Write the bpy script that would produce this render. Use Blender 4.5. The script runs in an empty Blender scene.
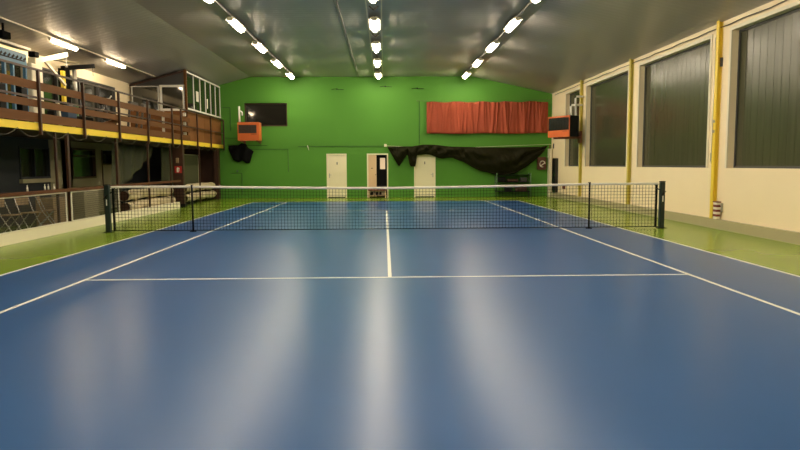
import bpy, math, random
from mathutils import Vector, Matrix
random.seed(4)
C = bpy.context.scene.collection
S = bpy.context.scene

# ------------------------------------------------------------------ materials
def mat(name, col, rough=0.6, metal=0.0, spec=0.5, emit=None, es=0.0, noise=0.0, nscale=4.0, bump=0.0, bscale=30.0, coat=0.0):
    m = bpy.data.materials.new(name); m.use_nodes = True
    nt = m.node_tree; b = nt.nodes['Principled BSDF']
    b.inputs['Base Color'].default_value = (*col, 1)
    b.inputs['Roughness'].default_value = rough
    b.inputs['Metallic'].default_value = metal
    b.inputs['Specular IOR Level'].default_value = spec
    b.inputs['Coat Weight'].default_value = coat
    if emit:
        b.inputs['Emission Color'].default_value = (*emit, 1)
        b.inputs['Emission Strength'].default_value = es
    tc = nt.nodes.new('ShaderNodeTexCoord')
    if noise:
        n = nt.nodes.new('ShaderNodeTexNoise'); n.inputs['Scale'].default_value = nscale; n.inputs['Detail'].default_value = 5
        nt.links.new(tc.outputs['Object'], n.inputs['Vector'])
        mx = nt.nodes.new('ShaderNodeMix'); mx.data_type = 'RGBA'
        mx.inputs[6].default_value = (*[c * (1 - noise) for c in col], 1)
        mx.inputs[7].default_value = (*[min(1, c * (1 + noise)) for c in col], 1)
        nt.links.new(n.outputs['Fac'], mx.inputs[0]); nt.links.new(mx.outputs[2], b.inputs['Base Color'])
    if bump:
        n2 = nt.nodes.new('ShaderNodeTexNoise'); n2.inputs['Scale'].default_value = bscale; n2.inputs['Detail'].default_value = 3
        nt.links.new(tc.outputs['Object'], n2.inputs['Vector'])
        bp = nt.nodes.new('ShaderNodeBump'); bp.inputs['Strength'].default_value = bump; bp.inputs['Distance'].default_value = 0.02
        nt.links.new(n2.outputs['Fac'], bp.inputs['Height']); nt.links.new(bp.outputs['Normal'], b.inputs['Normal'])
    return m

M = {}
M['blue'] = mat('blue_court', (0.028, 0.098, 0.275), 0.29, spec=0.25, noise=0.05, nscale=1.2)
M['green_floor'] = mat('green_court', (0.20, 0.32, 0.02), 0.25, spec=0.32, noise=0.05, nscale=1.2)
M['line'] = mat('white_line', (0.80, 0.80, 0.72), 0.5)
M['green_wall'] = mat('green_paint', (0.085, 0.265, 0.032), 0.62, spec=0.25, noise=0.06, nscale=0.6, bump=0.08, bscale=40)
M['cream'] = mat('cream_paint', (0.91, 0.78, 0.53), 0.65, spec=0.3, noise=0.04, nscale=0.8, bump=0.05, bscale=60)
M['trimcream'] = mat('pale_cream', (0.80, 0.74, 0.56), 0.55)
M['tan'] = mat('tan_plinth', (0.42, 0.38, 0.23), 0.5, noise=0.05)
M['dimcream'] = mat('dim_cream', (0.30, 0.27, 0.16), 0.7, noise=0.12, nscale=1.5)  # cream with the shade under the mezzanine put in; also on some fittings
M['navy_and_shade'] = mat('navy_paint_and_shade', (0.009, 0.013, 0.022), 0.6, noise=0.15)  # real dark blue at lower left; painted gloom on the rest of that wall
M['yellow'] = mat('yellow_steel', (0.86, 0.64, 0.05), 0.45, noise=0.06, nscale=3)
M['yellow2'] = mat('mustard_steel', (0.62, 0.52, 0.09), 0.45, noise=0.08, nscale=3)
M['brown'] = mat('brown_steel', (0.045, 0.016, 0.008), 0.45, noise=0.1)
M['black'] = mat('black', (0.0025, 0.003, 0.003), 0.6, spec=0.2)
M['blackgloss'] = mat('black_gloss', (0.010, 0.012, 0.012), 0.25)
M['dgreen'] = mat('dark_green', (0.022, 0.085, 0.014), 0.6)
M['firebox'] = mat('dull_redbrown', (0.10, 0.032, 0.018), 0.5)
M['gymblack'] = mat('matt_black', (0.002, 0.002, 0.002), 0.8, spec=0.06)
M['darkgrey'] = mat('dark_grey', (0.05, 0.05, 0.05), 0.5)
M['greygreen'] = mat('net_post_green', (0.008, 0.020, 0.018), 0.35)
M['whiteband'] = mat('white_band', (0.80, 0.76, 0.68), 0.7, noise=0.05, nscale=8)
M['netcord'] = mat('net_cord', (0.008, 0.010, 0.009), 0.9, spec=0.1)
M['orange'] = mat('orange_enamel', (0.66, 0.140, 0.028), 0.42, noise=0.05)
M['grille'] = mat('grille', (0.045, 0.030, 0.022), 0.5)
M['redcloth'] = mat('red_cloth', (0.33, 0.070, 0.036), 0.85, spec=0.2, noise=0.18, nscale=2, bump=0.2, bscale=50)
M['tarp'] = mat('black_tarp', (0.012, 0.012, 0.003), 0.7, spec=0.12, noise=0.3, nscale=3, bump=0.3, bscale=12)
M['bag'] = mat('black_cloth', (0.004, 0.004, 0.005), 0.85, spec=0.15, bump=0.3, bscale=14)
M['white'] = mat('white_enamel', (0.88, 0.86, 0.78), 0.4)
M['steel'] = mat('galvanised', (0.45, 0.44, 0.40), 0.35, metal=0.7)
M['conduit'] = mat('dark_conduit', (0.10, 0.085, 0.06), 0.5)
M['lampA'] = mat('lamp_diffuser', (0.9, 0.9, 0.85), 0.4, emit=(1.0, 0.84, 0.62), es=38.0)
M['lampB'] = mat('lamp_diffuser_warm', (0.9, 0.9, 0.85), 0.4, emit=(1.0, 0.77, 0.50), es=32.0)
M['clear'] = mat('lamp_rim', (0.85, 0.82, 0.7), 0.2)
M['doorcream'] = mat('cream_door', (0.90, 0.83, 0.60), 0.5, noise=0.03)
M['doorpeach'] = mat('peach_door', (0.78, 0.55, 0.33), 0.5, noise=0.03)
M['darkglass'] = mat('dark_glass', (0.012, 0.011, 0.008), 0.06, spec=0.8)
M['winglass'] = mat('window_glass', (0.02, 0.021, 0.014), 0.07, spec=0.8)
M['cream_roll'] = mat('cream_sheet', (0.52, 0.44, 0.27), 0.7, noise=0.3, nscale=5, bump=0.5, bscale=10)
M['tealblue'] = mat('blue_enamel', (0.06, 0.17, 0.29), 0.4)
M['blueboard'] = mat('blue_board', (0.02, 0.06, 0.13), 0.5)
M['cardboard'] = mat('cardboard', (0.30, 0.21, 0.11), 0.8, noise=0.1)
M['red'] = mat('sign_red', (0.45, 0.02, 0.015), 0.5)
M['olive'] = mat('olive_sheet', (0.06, 0.065, 0.025), 0.8, noise=0.15)
M['greentube'] = mat('green_tube', (0.08, 0.18, 0.07), 0.4)
M['paper'] = mat('paper', (0.8, 0.76, 0.64), 0.8)
M['darkred'] = mat('dark_red', (0.16, 0.02, 0.015), 0.5)
M['brownred'] = mat('rust_brown', (0.16, 0.045, 0.02), 0.5)
M['poster'] = mat('lit_pane', (0.8, 0.6, 0.4), 0.5, emit=(1.0, 0.74, 0.45), es=0.22)

def wood(name, c1, c2, axis_scale):
    m = mat(name, c1, 0.65, spec=0.2); nt = m.node_tree; b = nt.nodes['Principled BSDF']
    tc = nt.nodes.new('ShaderNodeTexCoord'); mp = nt.nodes.new('ShaderNodeMapping'); mp.inputs['Scale'].default_value = axis_scale
    n = nt.nodes.new('ShaderNodeTexNoise'); n.inputs['Scale'].default_value = 6; n.inputs['Detail'].default_value = 6
    r = nt.nodes.new('ShaderNodeMix'); r.data_type = 'RGBA'; r.inputs[6].default_value = (*c1, 1); r.inputs[7].default_value = (*c2, 1)
    nt.links.new(tc.outputs['Object'], mp.inputs['Vector']); nt.links.new(mp.outputs['Vector'], n.inputs['Vector'])
    nt.links.new(n.outputs['Fac'], r.inputs[0]); nt.links.new(r.outputs[2], b.inputs['Base Color'])
    return m
M['board'] = wood('brown_board', (0.09, 0.033, 0.008), (0.155, 0.064, 0.016), (1, 0.15, 2.5))
M['railwood'] = wood('dark_rail_wood', (0.07, 0.027, 0.010), (0.12, 0.048, 0.018), (1, .2, 2))
M['panel'] = wood('wood_panel', (0.15, 0.060, 0.020), (0.27, 0.115, 0.036), (3, 3, 0.25))

# glossy ribbed ceiling sheet: ribs run across the hall
def ceiling_mat():
    m = mat('ribbed_ceiling_sheet', (0.42, 0.40, 0.36), 0.37, metal=0.3, spec=0.5)
    nt = m.node_tree; b = nt.nodes['Principled BSDF']
    tc = nt.nodes.new('ShaderNodeTexCoord')
    w = nt.nodes.new('ShaderNodeTexWave'); w.bands_direction = 'Y'; w.wave_profile = 'SIN'
    w.inputs['Scale'].default_value = 1.35; w.inputs['Distortion'].default_value = 0.25; w.inputs['Detail'].default_value = 0
    n = nt.nodes.new('ShaderNodeTexNoise'); n.inputs['Scale'].default_value = 0.5; n.inputs['Detail'].default_value = 2
    nt.links.new(tc.outputs['Object'], w.inputs['Vector']); nt.links.new(tc.outputs['Object'], n.inputs['Vector'])
    b1 = nt.nodes.new('ShaderNodeBump'); b1.inputs['Strength'].default_value = 0.45; b1.inputs['Distance'].default_value = 0.006
    b2 = nt.nodes.new('ShaderNodeBump'); b2.inputs['Strength'].default_value = 0.16; b2.inputs['Distance'].default_value = 0.06
    nt.links.new(w.outputs['Fac'], b1.inputs['Height']); nt.links.new(n.outputs['Fac'], b2.inputs['Height'])
    b.inputs['Anisotropic'].default_value = 0.7
    tg = nt.nodes.new('ShaderNodeCombineXYZ'); tg.inputs[1].default_value = 1.0; nt.links.new(tg.outputs[0], b.inputs['Tangent'])
    nt.links.new(b2.outputs['Normal'], b1.inputs['Normal']); nt.links.new(b1.outputs['Normal'], b.inputs['Normal'])
    return m
M['ceiling'] = ceiling_mat()

# profiled channel glass of the big windows: dark, dusty, with vertical tone changes
def channel_glass():
    m = mat('channel_glass', (0.06, 0.065, 0.04), 0.24, spec=0.4)
    nt = m.node_tree; b = nt.nodes['Principled BSDF']
    tc = nt.nodes.new('ShaderNodeTexCoord'); mp = nt.nodes.new('ShaderNodeMapping'); mp.inputs['Scale'].default_value = (1, 5, 0.25)
    n = nt.nodes.new('ShaderNodeTexNoise'); n.inputs['Scale'].default_value = 2.2; n.inputs['Detail'].default_value = 6
    r = nt.nodes.new('ShaderNodeMix'); r.data_type = 'RGBA'
    r.inputs[6].default_value = (0.036, 0.042, 0.021, 1); r.inputs[7].default_value = (0.080, 0.080, 0.044, 1)
    nt.links.new(tc.outputs['Object'], mp.inputs['Vector']); nt.links.new(mp.outputs['Vector'], n.inputs['Vector'])
    nt.links.new(n.outputs['Fac'], r.inputs[0])
    # specks of old paint on the glass, denser towards the top
    v = nt.nodes.new('ShaderNodeTexVoronoi'); v.inputs['Scale'].default_value = 7.0
    nt.links.new(tc.outputs['Object'], v.inputs['Vector'])
    lt = nt.nodes.new('ShaderNodeMath'); lt.operation = 'LESS_THAN'; lt.inputs[1].default_value = 0.13
    nt.links.new(v.outputs['Distance'], lt.inputs[0])
    n3 = nt.nodes.new('ShaderNodeTexNoise'); n3.inputs['Scale'].default_value = 1.6
    nt.links.new(tc.outputs['Object'], n3.inputs['Vector'])
    sp = nt.nodes.new('ShaderNodeSeparateXYZ'); nt.links.new(tc.outputs['Object'], sp.inputs[0])
    ad = nt.nodes.new('ShaderNodeMath'); ad.operation = 'MULTIPLY_ADD'; ad.inputs[1].default_value = 0.14
    nt.links.new(sp.outputs['Z'], ad.inputs[0]); nt.links.new(n3.outputs['Fac'], ad.inputs[2])
    gt = nt.nodes.new('ShaderNodeMath'); gt.operation = 'GREATER_THAN'; gt.inputs[1].default_value = 1.10
    nt.links.new(ad.outputs[0], gt.inputs[0])
    mu = nt.nodes.new('ShaderNodeMath'); mu.operation = 'MULTIPLY'; nt.links.new(lt.outputs[0], mu.inputs[0]); nt.links.new(gt.outputs[0], mu.inputs[1])
    r2 = nt.nodes.new('ShaderNodeMix'); r2.data_type = 'RGBA'; r2.inputs[7].default_value = (0.40, 0.36, 0.22, 1)
    nt.links.new(mu.outputs[0], r2.inputs[0]); nt.links.new(r.outputs[2], r2.inputs[6]); nt.links.new(r2.outputs[2], b.inputs['Base Color'])
    return m
M['channel'] = channel_glass()

# fine mesh: procedural grid of wires with real openings
def mesh_mat(name, col, sy, sz, wire):
    m = mat(name, col, 0.6); nt = m.node_tree; b = nt.nodes['Principled BSDF']; out = nt.nodes['Material Output']
    tc = nt.nodes.new('ShaderNodeTexCoord'); sp = nt.nodes.new('ShaderNodeSeparateXYZ'); nt.links.new(tc.outputs['Object'], sp.inputs[0])
    ws = []
    for ax, s in (('Y', sy), ('Z', sz)):
        a = nt.nodes.new('ShaderNodeMath'); a.operation = 'MULTIPLY'; a.inputs[1].default_value = 1 / s; nt.links.new(sp.outputs[ax], a.inputs[0])
        f = nt.nodes.new('ShaderNodeMath'); f.operation = 'FRACT'; nt.links.new(a.outputs[0], f.inputs[0])
        l = nt.nodes.new('ShaderNodeMath'); l.operation = 'LESS_THAN'; l.inputs[1].default_value = wire; nt.links.new(f.outputs[0], l.inputs[0])
        ws.append(l)
    mx = nt.nodes.new('ShaderNodeMath'); mx.operation = 'MAXIMUM'
    nt.links.new(ws[0].outputs[0], mx.inputs[0]); nt.links.new(ws[1].outputs[0], mx.inputs[1])
    t = nt.nodes.new('ShaderNodeBsdfTransparent'); ms = nt.nodes.new('ShaderNodeMixShader')
    nt.links.new(mx.outputs[0], ms.inputs[0]); nt.links.new(t.outputs[0], ms.inputs[1]); nt.links.new(b.outputs[0], ms.inputs[2])
    nt.links.new(ms.outputs[0], out.inputs['Surface'])
    return m
M['wiremesh'] = mesh_mat('wire_mesh', (0.045, 0.035, 0.022), 0.05, 0.05, 0.16)
M['netting'] = mesh_mat('olive_netting', (0.06, 0.065, 0.028), 0.03, 0.03, 0.40)

# ------------------------------------------------------------------ mesh builder
class MB:
    def __init__(s): s.v = []; s.f = []; s.mi = []; s.cur = 0; s.sm = []
    def face(s, idx, smooth=False): s.f.append(idx); s.mi.append(s.cur); s.sm.append(smooth)
    def box(s, x0, x1, y0, y1, z0, z1, m=None):
        P = [Vector((x, y, z)) for z in (z0, z1) for y in (y0, y1) for x in (x0, x1)]
        if m is not None: P = [m @ q for q in P]
        b = len(s.v); s.v += P
        for f in ((0, 2, 3, 1), (4, 5, 7, 6), (0, 1, 5, 4), (1, 3, 7, 5), (3, 2, 6, 7), (2, 0, 4, 6)): s.face([b + i for i in f])
        return s
    def bbox(s, x0, x1, y0, y1, z0, z1, c=0.01, m=None):   # chamfered box
        P = []; F = []
        import bmesh
        bm = bmesh.new(); bmesh.ops.create_cube(bm, size=1)
        for v in bm.verts: v.co = Vector(((x0 + x1) / 2 + v.co.x * (x1 - x0), (y0 + y1) / 2 + v.co.y * (y1 - y0), (z0 + z1) / 2 + v.co.z * (z1 - z0)))
        bmesh.ops.bevel(bm, geom=bm.edges[:], offset=c, segments=2, affect='EDGES', profile=0.5)
        bm.verts.index_update(); b = len(s.v)
        s.v += [(m @ v.co) if m is not None else v.co.copy() for v in bm.verts]
        for f in bm.faces: s.face([b + v.index for v in f.verts])
        bm.free(); return s
    def tube(s, pts, r, n=8, r2=None):
        pts = [Vector(p) for p in pts]; rings = []
        for i, p in enumerate(pts):
            d = (pts[min(i + 1, len(pts) - 1)] - pts[max(i - 1, 0)]).normalized()
            u = d.cross(Vector((0, 0, 1)) if abs(d.z) < .9 else Vector((1, 0, 0))).normalized(); w = d.cross(u)
            rr = r if r2 is None else r + (r2 - r) * i / (len(pts) - 1)
            b = len(s.v); rings.append(b)
            for k in range(n):
                a = 2 * math.pi * k / n; s.v.append(p + (u * math.cos(a) + w * math.sin(a)) * rr)
        for a, b in zip(rings, rings[1:]):
            for k in range(n): s.face([a + k, a + (k + 1) % n, b + (k + 1) % n, b + k], n > 6)
        s.face([rings[0] + k for k in range(n)][::-1]); s.face([rings[-1] + k for k in range(n)])
        return s
    def bar(s, a, b, w, h):   # rectangular bar from a to b
        a = Vector(a); b = Vector(b); d = (b - a).normalized()
        u = d.cross(Vector((0, 0, 1)) if abs(d.z) < .95 else Vector((0, 1, 0))).normalized(); v = u.cross(d)
        k = len(s.v)
        for p in (a, b):
            for i, j in ((-1, -1), (1, -1), (1, 1), (-1, 1)): s.v.append(p + u * w / 2 * i + v * h / 2 * j)
        for f in ((3, 2, 1, 0), (4, 5, 6, 7), (0, 1, 5, 4), (1, 2, 6, 5), (2, 3, 7, 6), (3, 0, 4, 7)): s.face([k + i for i in f])
        return s
    def quad(s, *p):
        b = len(s.v); s.v += [Vector(q) for q in p]; s.face(list(range(b, b + len(p)))); return s
    def prism(s, poly, axis, a, b):   # polygon (2D) extruded along axis
        def mk(p, t):
            return Vector({'x': (t, p[0], p[1]), 'y': (p[0], t, p[1]), 'z': (p[0], p[1], t)}[axis])
        n = len(poly); k = len(s.v)
        s.v += [mk(p, a) for p in poly] + [mk(p, b) for p in poly]
        s.face(list(range(k, k + n))); s.face([k + n + i for i in range(n)][::-1])
        for i in range(n): s.face([k + i, k + (i + 1) % n, k + n + (i + 1) % n, k + n + i][::-1])
        return s
    def grid(s, fn, nu, nv, smooth=True):
        b = len(s.v)
        for j in range(nv + 1):
            for i in range(nu + 1): s.v.append(Vector(fn(i / nu, j / nv)))
        for j in range(nv):
            for i in range(nu):
                a = b + j * (nu + 1) + i; s.face([a, a + 1, a + nu + 2, a + nu + 1], smooth)
        return s
    def ball(s, c, rx, ry, rz, nu=12, nv=8):
        return s.grid(lambda u, v: (c[0] + rx * math.cos(2 * math.pi * u) * math.sin(math.pi * v), c[1] + ry * math.sin(2 * math.pi * u) * math.sin(math.pi * v), c[2] + rz * math.cos(math.pi * v)), nu, nv)
    def build(s, name, m, parent=None, solid=0):
        me = bpy.data.meshes.new(name)
        off = Vector((0, 0, 0)); q = parent
        while q is not None: off += q.location; q = q.parent
        me.from_pydata([tuple(v - off) for v in s.v], [], s.f)
        ms = m if isinstance(m, (list, tuple)) else [m]
        for x in ms: me.materials.append(M[x])
        for p, i, sm in zip(me.polygons, s.mi, s.sm): p.material_index = i; p.use_smooth = sm
        import bmesh
        bm = bmesh.new(); bm.from_mesh(me)
        bmesh.ops.remove_doubles(bm, verts=bm.verts, dist=1e-5)
        bmesh.ops.recalc_face_normals(bm, faces=bm.faces); bm.to_mesh(me); bm.free()
        o = bpy.data.objects.new(name, me); C.objects.link(o)
        if parent is not None: o.parent = parent
        if solid:
            md = o.modifiers.new('Solidify', 'SOLIDIFY'); md.thickness = solid; md.offset = 0
        return o

def tag(o, label=None, cat=None, group=None, kind=None):
    if label: o['label'] = label
    if cat: o['category'] = cat
    if group: o['group'] = group
    if kind: o['kind'] = kind
    return o
def empty(name, loc, label=None, cat=None, group=None, kind=None):
    o = bpy.data.objects.new(name, None); C.objects.link(o); o.location = loc; o.empty_display_size = 0.1
    return tag(o, label, cat, group, kind)
def copy_tree(o, parent=None):
    c = o.copy(); C.objects.link(c); c.parent = parent
    for ch in [x for x in o.children]: copy_tree(ch, c)
    return c
def struct(o): o['kind'] = 'structure'; return o

# ------------------------------------------------------------------ dimensions (metres, court centre at origin)
XR, XL, XM = 7.65, -9.6, -7.42          # right wall, left wall, mezzanine edge
YF, YB = 15.1, -18.0                   # far wall, wall behind the camera
ZC, XF1, XF2 = 5.5, -6.1, 3.95         # flat ceiling height and its two folds
def ceil_z(x):
    if x < XF1: return ZC + 0.26 * (x - XF1)
    if x > XF2: return ZC - 0.215 * (x - XF2)
    return ZC

# ------------------------------------------------------------------ floor with court markings
f = MB()
f.box(XL - .3, XR + .3, YB - .3, YF + 1.6, -0.2, 0)
f.cur = 1; f.box(-5.485, 5.485, -14.5, 11.885, 0.0, 0.003)
f.cur = 2
def hl(y, x0, x1, w=.05): f.box(x0, x1, y - w / 2, y + w / 2, 0.003, 0.005)
def vl(x, y0, y1, w=.05): f.box(x - w / 2, x + w / 2, y0, y1, 0.003, 0.0052)
hl(-6.4, -4.115, 4.115); hl(6.4, -4.115, 4.115); hl(11.86, -5.485, 5.485, .05); hl(-12.1, -5.485, 5.485)
vl(0, -6.4, 6.4); vl(-4.09, -12.1, 11.885); vl(4.09, -12.1, 11.885); vl(-5.46, -12.1, 11.885); vl(5.46, -12.1, 11.885)
struct(f.build('floor', ['green_floor', 'blue', 'line']))

# ------------------------------------------------------------------ ceiling
prof = [(XL - .3, ceil_z(XL - .3)), (XF1, ZC), (XF2, ZC), (XR + .3, ceil_z(XR + .3))]
for p, q in zip(prof, prof[1:]):
    c = MB(); c.prism([p, q, (q[0], q[1] + .12), (p[0], p[1] + .12)], 'y', YB - .3, YF + .3)
    struct(c.build('ceiling', 'ceiling'))

# ------------------------------------------------------------------ far wall with door and window openings
def wall_with_holes(x0, x1, z0, z1, holes, put):
    xs = sorted({x0, x1, *[h[0] for h in holes], *[h[1] for h in holes]}); zs = sorted({z0, z1, *[h[2] for h in holes], *[h[3] for h in holes]})
    for a, b in zip(xs, xs[1:]):
        for c0, d in zip(zs, zs[1:]):
            if not any(h[0] <= (a + b) / 2 <= h[1] and h[2] <= (c0 + d) / 2 <= h[3] for h in holes): put(a, b, c0, d)
DOORS = [(-2.72, -1.80), (-0.87, 0.11), (1.30, 2.29)]
w = MB(); holes = [(a, b, 0, 2.02) for a, b in DOORS] + [(-6.42, -4.47, 3.27, 4.33)]
wall_with_holes(XL - .3, XR + .3, 0, 5.7, holes, lambda a, b, c0, d: w.box(a, b, YF, YF + .28, c0, d))
struct(w.build('wall_far', 'green_wall'))
# backing of the openings
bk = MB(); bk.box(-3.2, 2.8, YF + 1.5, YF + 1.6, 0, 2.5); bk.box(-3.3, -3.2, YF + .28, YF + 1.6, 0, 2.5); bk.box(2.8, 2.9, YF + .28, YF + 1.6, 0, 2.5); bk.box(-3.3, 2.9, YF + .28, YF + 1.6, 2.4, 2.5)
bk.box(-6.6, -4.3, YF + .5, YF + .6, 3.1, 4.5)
struct(bk.build('wall_corridor', 'black'))  # walls coloured black for the darkness behind the openings
# right wall
WR = [(-15.2, -10.95), (-10.0, -5.75), (-4.83, -0.55), (0.40, 4.70), (5.62, 9.88), (10.75, 12.70)]
w = MB(); wall_with_holes(YB - .3, YF + .3, 0, 5.3, [(a, b, 1.40, 4.43) for a, b in WR], lambda a, b, c0, d: w.box(XR, XR + .3, a, b, c0, d))
struct(w.build('wall_right', 'cream'))
w = MB(); w.box(XR - .09, XR + .02, YB, YF - .36, 0, .225); struct(w.build('baseboard_right', 'tan'))
# wall behind the camera
w = MB(); w.box(XL - .3, XR + .3, YB - .3, YB, 0, 5.7); struct(w.build('wall_back', 'cream'))
# left wall behind the mezzanine: dark blue at lower left, dimmed cream, plain cream at top, painted-in shade elsewhere, with openings
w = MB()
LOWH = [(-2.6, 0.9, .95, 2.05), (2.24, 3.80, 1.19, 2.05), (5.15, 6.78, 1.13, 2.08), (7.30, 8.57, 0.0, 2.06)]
wall_with_holes(YB, YF, 0, 2.35, LOWH, lambda a, b, c0, d: (setattr(w, 'cur', 0 if b <= 4.7 or a >= 8.5 else 1), w.box(XL - .25, XL, a, b, c0, d)))  # beyond the door the dark colour paints the gloom behind the netting
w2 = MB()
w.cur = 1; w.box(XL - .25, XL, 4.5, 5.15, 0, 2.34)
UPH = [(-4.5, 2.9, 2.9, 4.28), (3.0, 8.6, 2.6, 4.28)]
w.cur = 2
wall_with_holes(YB, YF, 2.35, 4.85, UPH, lambda a, b, c0, d: (setattr(w, 'cur', 0 if (d <= 4.3 and b <= 8.6) else 2), w.box(XL - .25, XL, a, b, c0, d)))  # dark colour below the cream band paints the gloom behind the railing
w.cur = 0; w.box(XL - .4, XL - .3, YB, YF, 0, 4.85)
struct(w.build('wall_left', ['navy_and_shade', 'dimcream', 'cream']))

# mezzanine deck and ground-storey kerb
w = MB(); w.box(XL, XM - .03, YB, YF, 2.28, 2.435); struct(w.build('floor_mezzanine', 'brown'))
w = MB(); w.box(XL + .01, XM - .1, 14.75, 14.85, 0, 2.27); struct(w.build('wall_dark_infill', 'brown'))  # dark sheet added to cover the too bright green wall under the deck
w = MB(); w.box(XM - .15, XM + .02, YB, 8.5, 0, .225); struct(w.build('baseboard_left', 'trimcream'))

# ------------------------------------------------------------------ windows, right wall
for i, (a, b) in enumerate(WR):
    e = empty('window_%d' % (i + 1), (XR, (a + b) / 2, 1.40), kind='structure')
    fr = MB(); z0, z1 = 1.40, 4.43
    for (p, q, r, s_) in ((a, a + .05, z0, z1), (b - .05, b, z0, z1), (a + .05, b - .05, z0, z0 + .05), (a + .05, b - .05, z1 - .05, z1)):
        fr.box(XR + .14, XR + .20, p, q, r, s_)
    fr.build('window_frame', 'darkgrey', e)
    # raised cream surround
    su = MB(); t = .075
    for (p, q, r, s_) in ((a - t, a, z0, z1 + t), (b, b + t, z0, z1 + t), (a, b, z1, z1 + t)):
        su.box(XR - .025, XR + .01, p, q, r, s_)
    su.build('surround', 'trimcream', e)
    g = MB(); y = a + .05; k = 0
    while y < b - .05:
        y2 = min(y + .262, b - .05)
        g.box(XR + .165, XR + .185, y, y2, z0 + .05, z1 - .05)
        g.box(XR + .161, XR + .165, y, y + .009, z0 + .05, z1 - .05)
        y = y2; k += 1
    g.build('glass', 'channel', e)

# interior window in the far wall
e = empty('window_7', (-5.445, YF, 3.27), kind='structure')
fr = MB()
for a, b, c0, d in ((-6.42, -6.36, 3.27, 4.33), (-4.53, -4.47, 3.27, 4.33), (-6.36, -4.53, 3.27, 3.33), (-6.36, -4.53, 4.27, 4.33)): fr.box(a, b, YF + .10, YF + .18, c0, d)
fr.build('window_frame', 'brown', e)
g = MB(); g.box(-6.36, -4.53, YF + .135, YF + .145, 3.33, 4.27); g.build('glass', 'darkglass', e)

# left wall windows
def left_window(n, a, b, z0, z1, frame, glass, mull=(), bars=(), t=.06):
    e = empty('window_%d' % n, (XL, (a + b) / 2, z0), kind='structure')
    fr = MB()
    for (p, q, r, s_) in ((a, a + t, z0, z1), (b - t, b, z0, z1), (a + t, b - t, z0, z0 + t), (a + t, b - t, z1 - t, z1)): fr.box(XL - .12, XL + .02, p, q, r, s_)
    for y in mull: fr.box(XL - .10, XL + .01, y - t / 2, y + t / 2, z0 + t, z1 - t)
    for z in bars: fr.box(XL - .10, XL + .01, a + t, b - t, z - t / 2, z + t / 2)
    fr.build('window_frame', frame, e)
    g = MB(); g.box(XL - .08, XL - .07, a + t, b - t, z0 + t, z1 - t); g.build('glass', glass, e)
    return e
left_window(8, -2.6, .9, .95, 2.05, 'brown', 'winglass', (-0.8,))
e = left_window(9, 2.24, 3.80, 1.19, 2.05, 'navy_and_shade', 'winglass', (3.0,), t=.05)
s_ = MB(); s_.box(XL, XL + .10, 2.2, 4.3, 1.08, 1.19); s_.build('window_sill', 'dimcream', e)
left_window(10, 5.15, 6.78, 1.13, 2.08, 'brown', 'winglass', (), (1.84,))
left_window(11, -4.5, 2.9, 2.9, 4.28, 'darkgrey', 'winglass', (-3.0, -1.4, .2, 1.6))
left_window(12, 3.0, 8.6, 2.6, 4.28, 'darkgrey', 'winglass', (4.5, 5.9, 7.3))

# ------------------------------------------------------------------ doors
def frame_for(e, a, b, m='doorcream', t=.06):
    fr = MB(); fr.box(a, a + t, YF - .015, YF + .2, 0, 2.02); fr.box(b - t, b, YF - .015, YF + .2, 0, 2.02); fr.box(a + t, b - t, YF - .015, YF + .2, 2.02 - t, 2.02)
    return fr.build('door_frame', m, e)
for n, (a, b) in ((1, DOORS[0]), (3, DOORS[2])):
    e = empty('door_%d' % n, ((a + b) / 2, YF, 0), kind='structure')
    frame_for(e, a, b)
    l = MB(); l.bbox(a + .065, b - .065, YF + .03, YF + .07, .04, 1.955, .004); leaf = l.build('door_leaf', 'doorcream', e)
    hx = a + .12 if n == 1 else b - .12; s = 1 if n == 1 else -1
    h = MB(); h.box(hx - .018, hx + .018, YF + .018, YF + .03, .92, 1.12); h.tube([(hx, YF + .03, 1.05), (hx, YF - .02, 1.05), (hx + s * .1, YF - .02, 1.05)], .01); h.build('door_handle', 'steel', leaf)
    q = MB(); cx = (a + b) / 2 + (.0 if n == 3 else .02); q.box(cx - .02, cx + .02, YF + .022, YF + .03, 1.52, 1.64); q.build('door_plate', 'darkgrey', leaf)
    ls = MB(); ls.box(a + .06, b - .06, YF + .02, YF + .08, 0, .035); ls.build('threshold', 'darkgrey', e)
a, b = DOORS[1]
e = empty('door_2', ((a + b) / 2, YF, 0), kind='structure'); frame_for(e, a, b)
l = MB(); l.bbox(a + .065, a + .44, YF + .03, YF + .07, .04, 1.955, .004); leaf = l.build('door_leaf', 'doorpeach', e)
h = MB(); h.box(a + .19, a + .27, YF + .02, YF + .03, 1.33, 1.36); h.tube([(a + .40, YF + .03, 1.05), (a + .40, YF - .03, 1.05)], .02); h.build('door_handle', 'darkgrey', leaf)
l = MB(); l.box(-.46, .04, YF + .5, YF + .55, .02, 1.95); l2 = l.build('inner_door', 'black', e)
p = MB(); p.box(-.27, -.03, YF + .488, YF + .499, 1.30, 1.82); p.build('pane', 'poster', l2)
p = MB(); p.box(-.44, .03, YF + .47, YF + .499, .40, .52); p.build('kick_bar', 'darkgrey', l2)
# left wall door under the mezzanine
e = empty('door_4', (XL, 7.93, 0), kind='structure')
l = MB(); l.bbox(XL - .1, XL - .05, 7.33, 8.54, .03, 1.55, .005); l.build('door_leaf', 'dimcream', e)
l = MB(); l.box(XL - .1, XL - .06, 7.33, 8.54, 1.6, 2.03); l.build('glass', 'winglass', e)
l = MB(); l.box(XL - .12, XL + .015, 7.26, 7.33, 0, 2.06); l.box(XL - .12, XL + .015, 8.54, 8.60, 0, 2.06); l.box(XL - .12, XL + .01, 7.33, 8.54, 1.55, 1.6); l.build('door_frame', 'brown', e)

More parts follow.
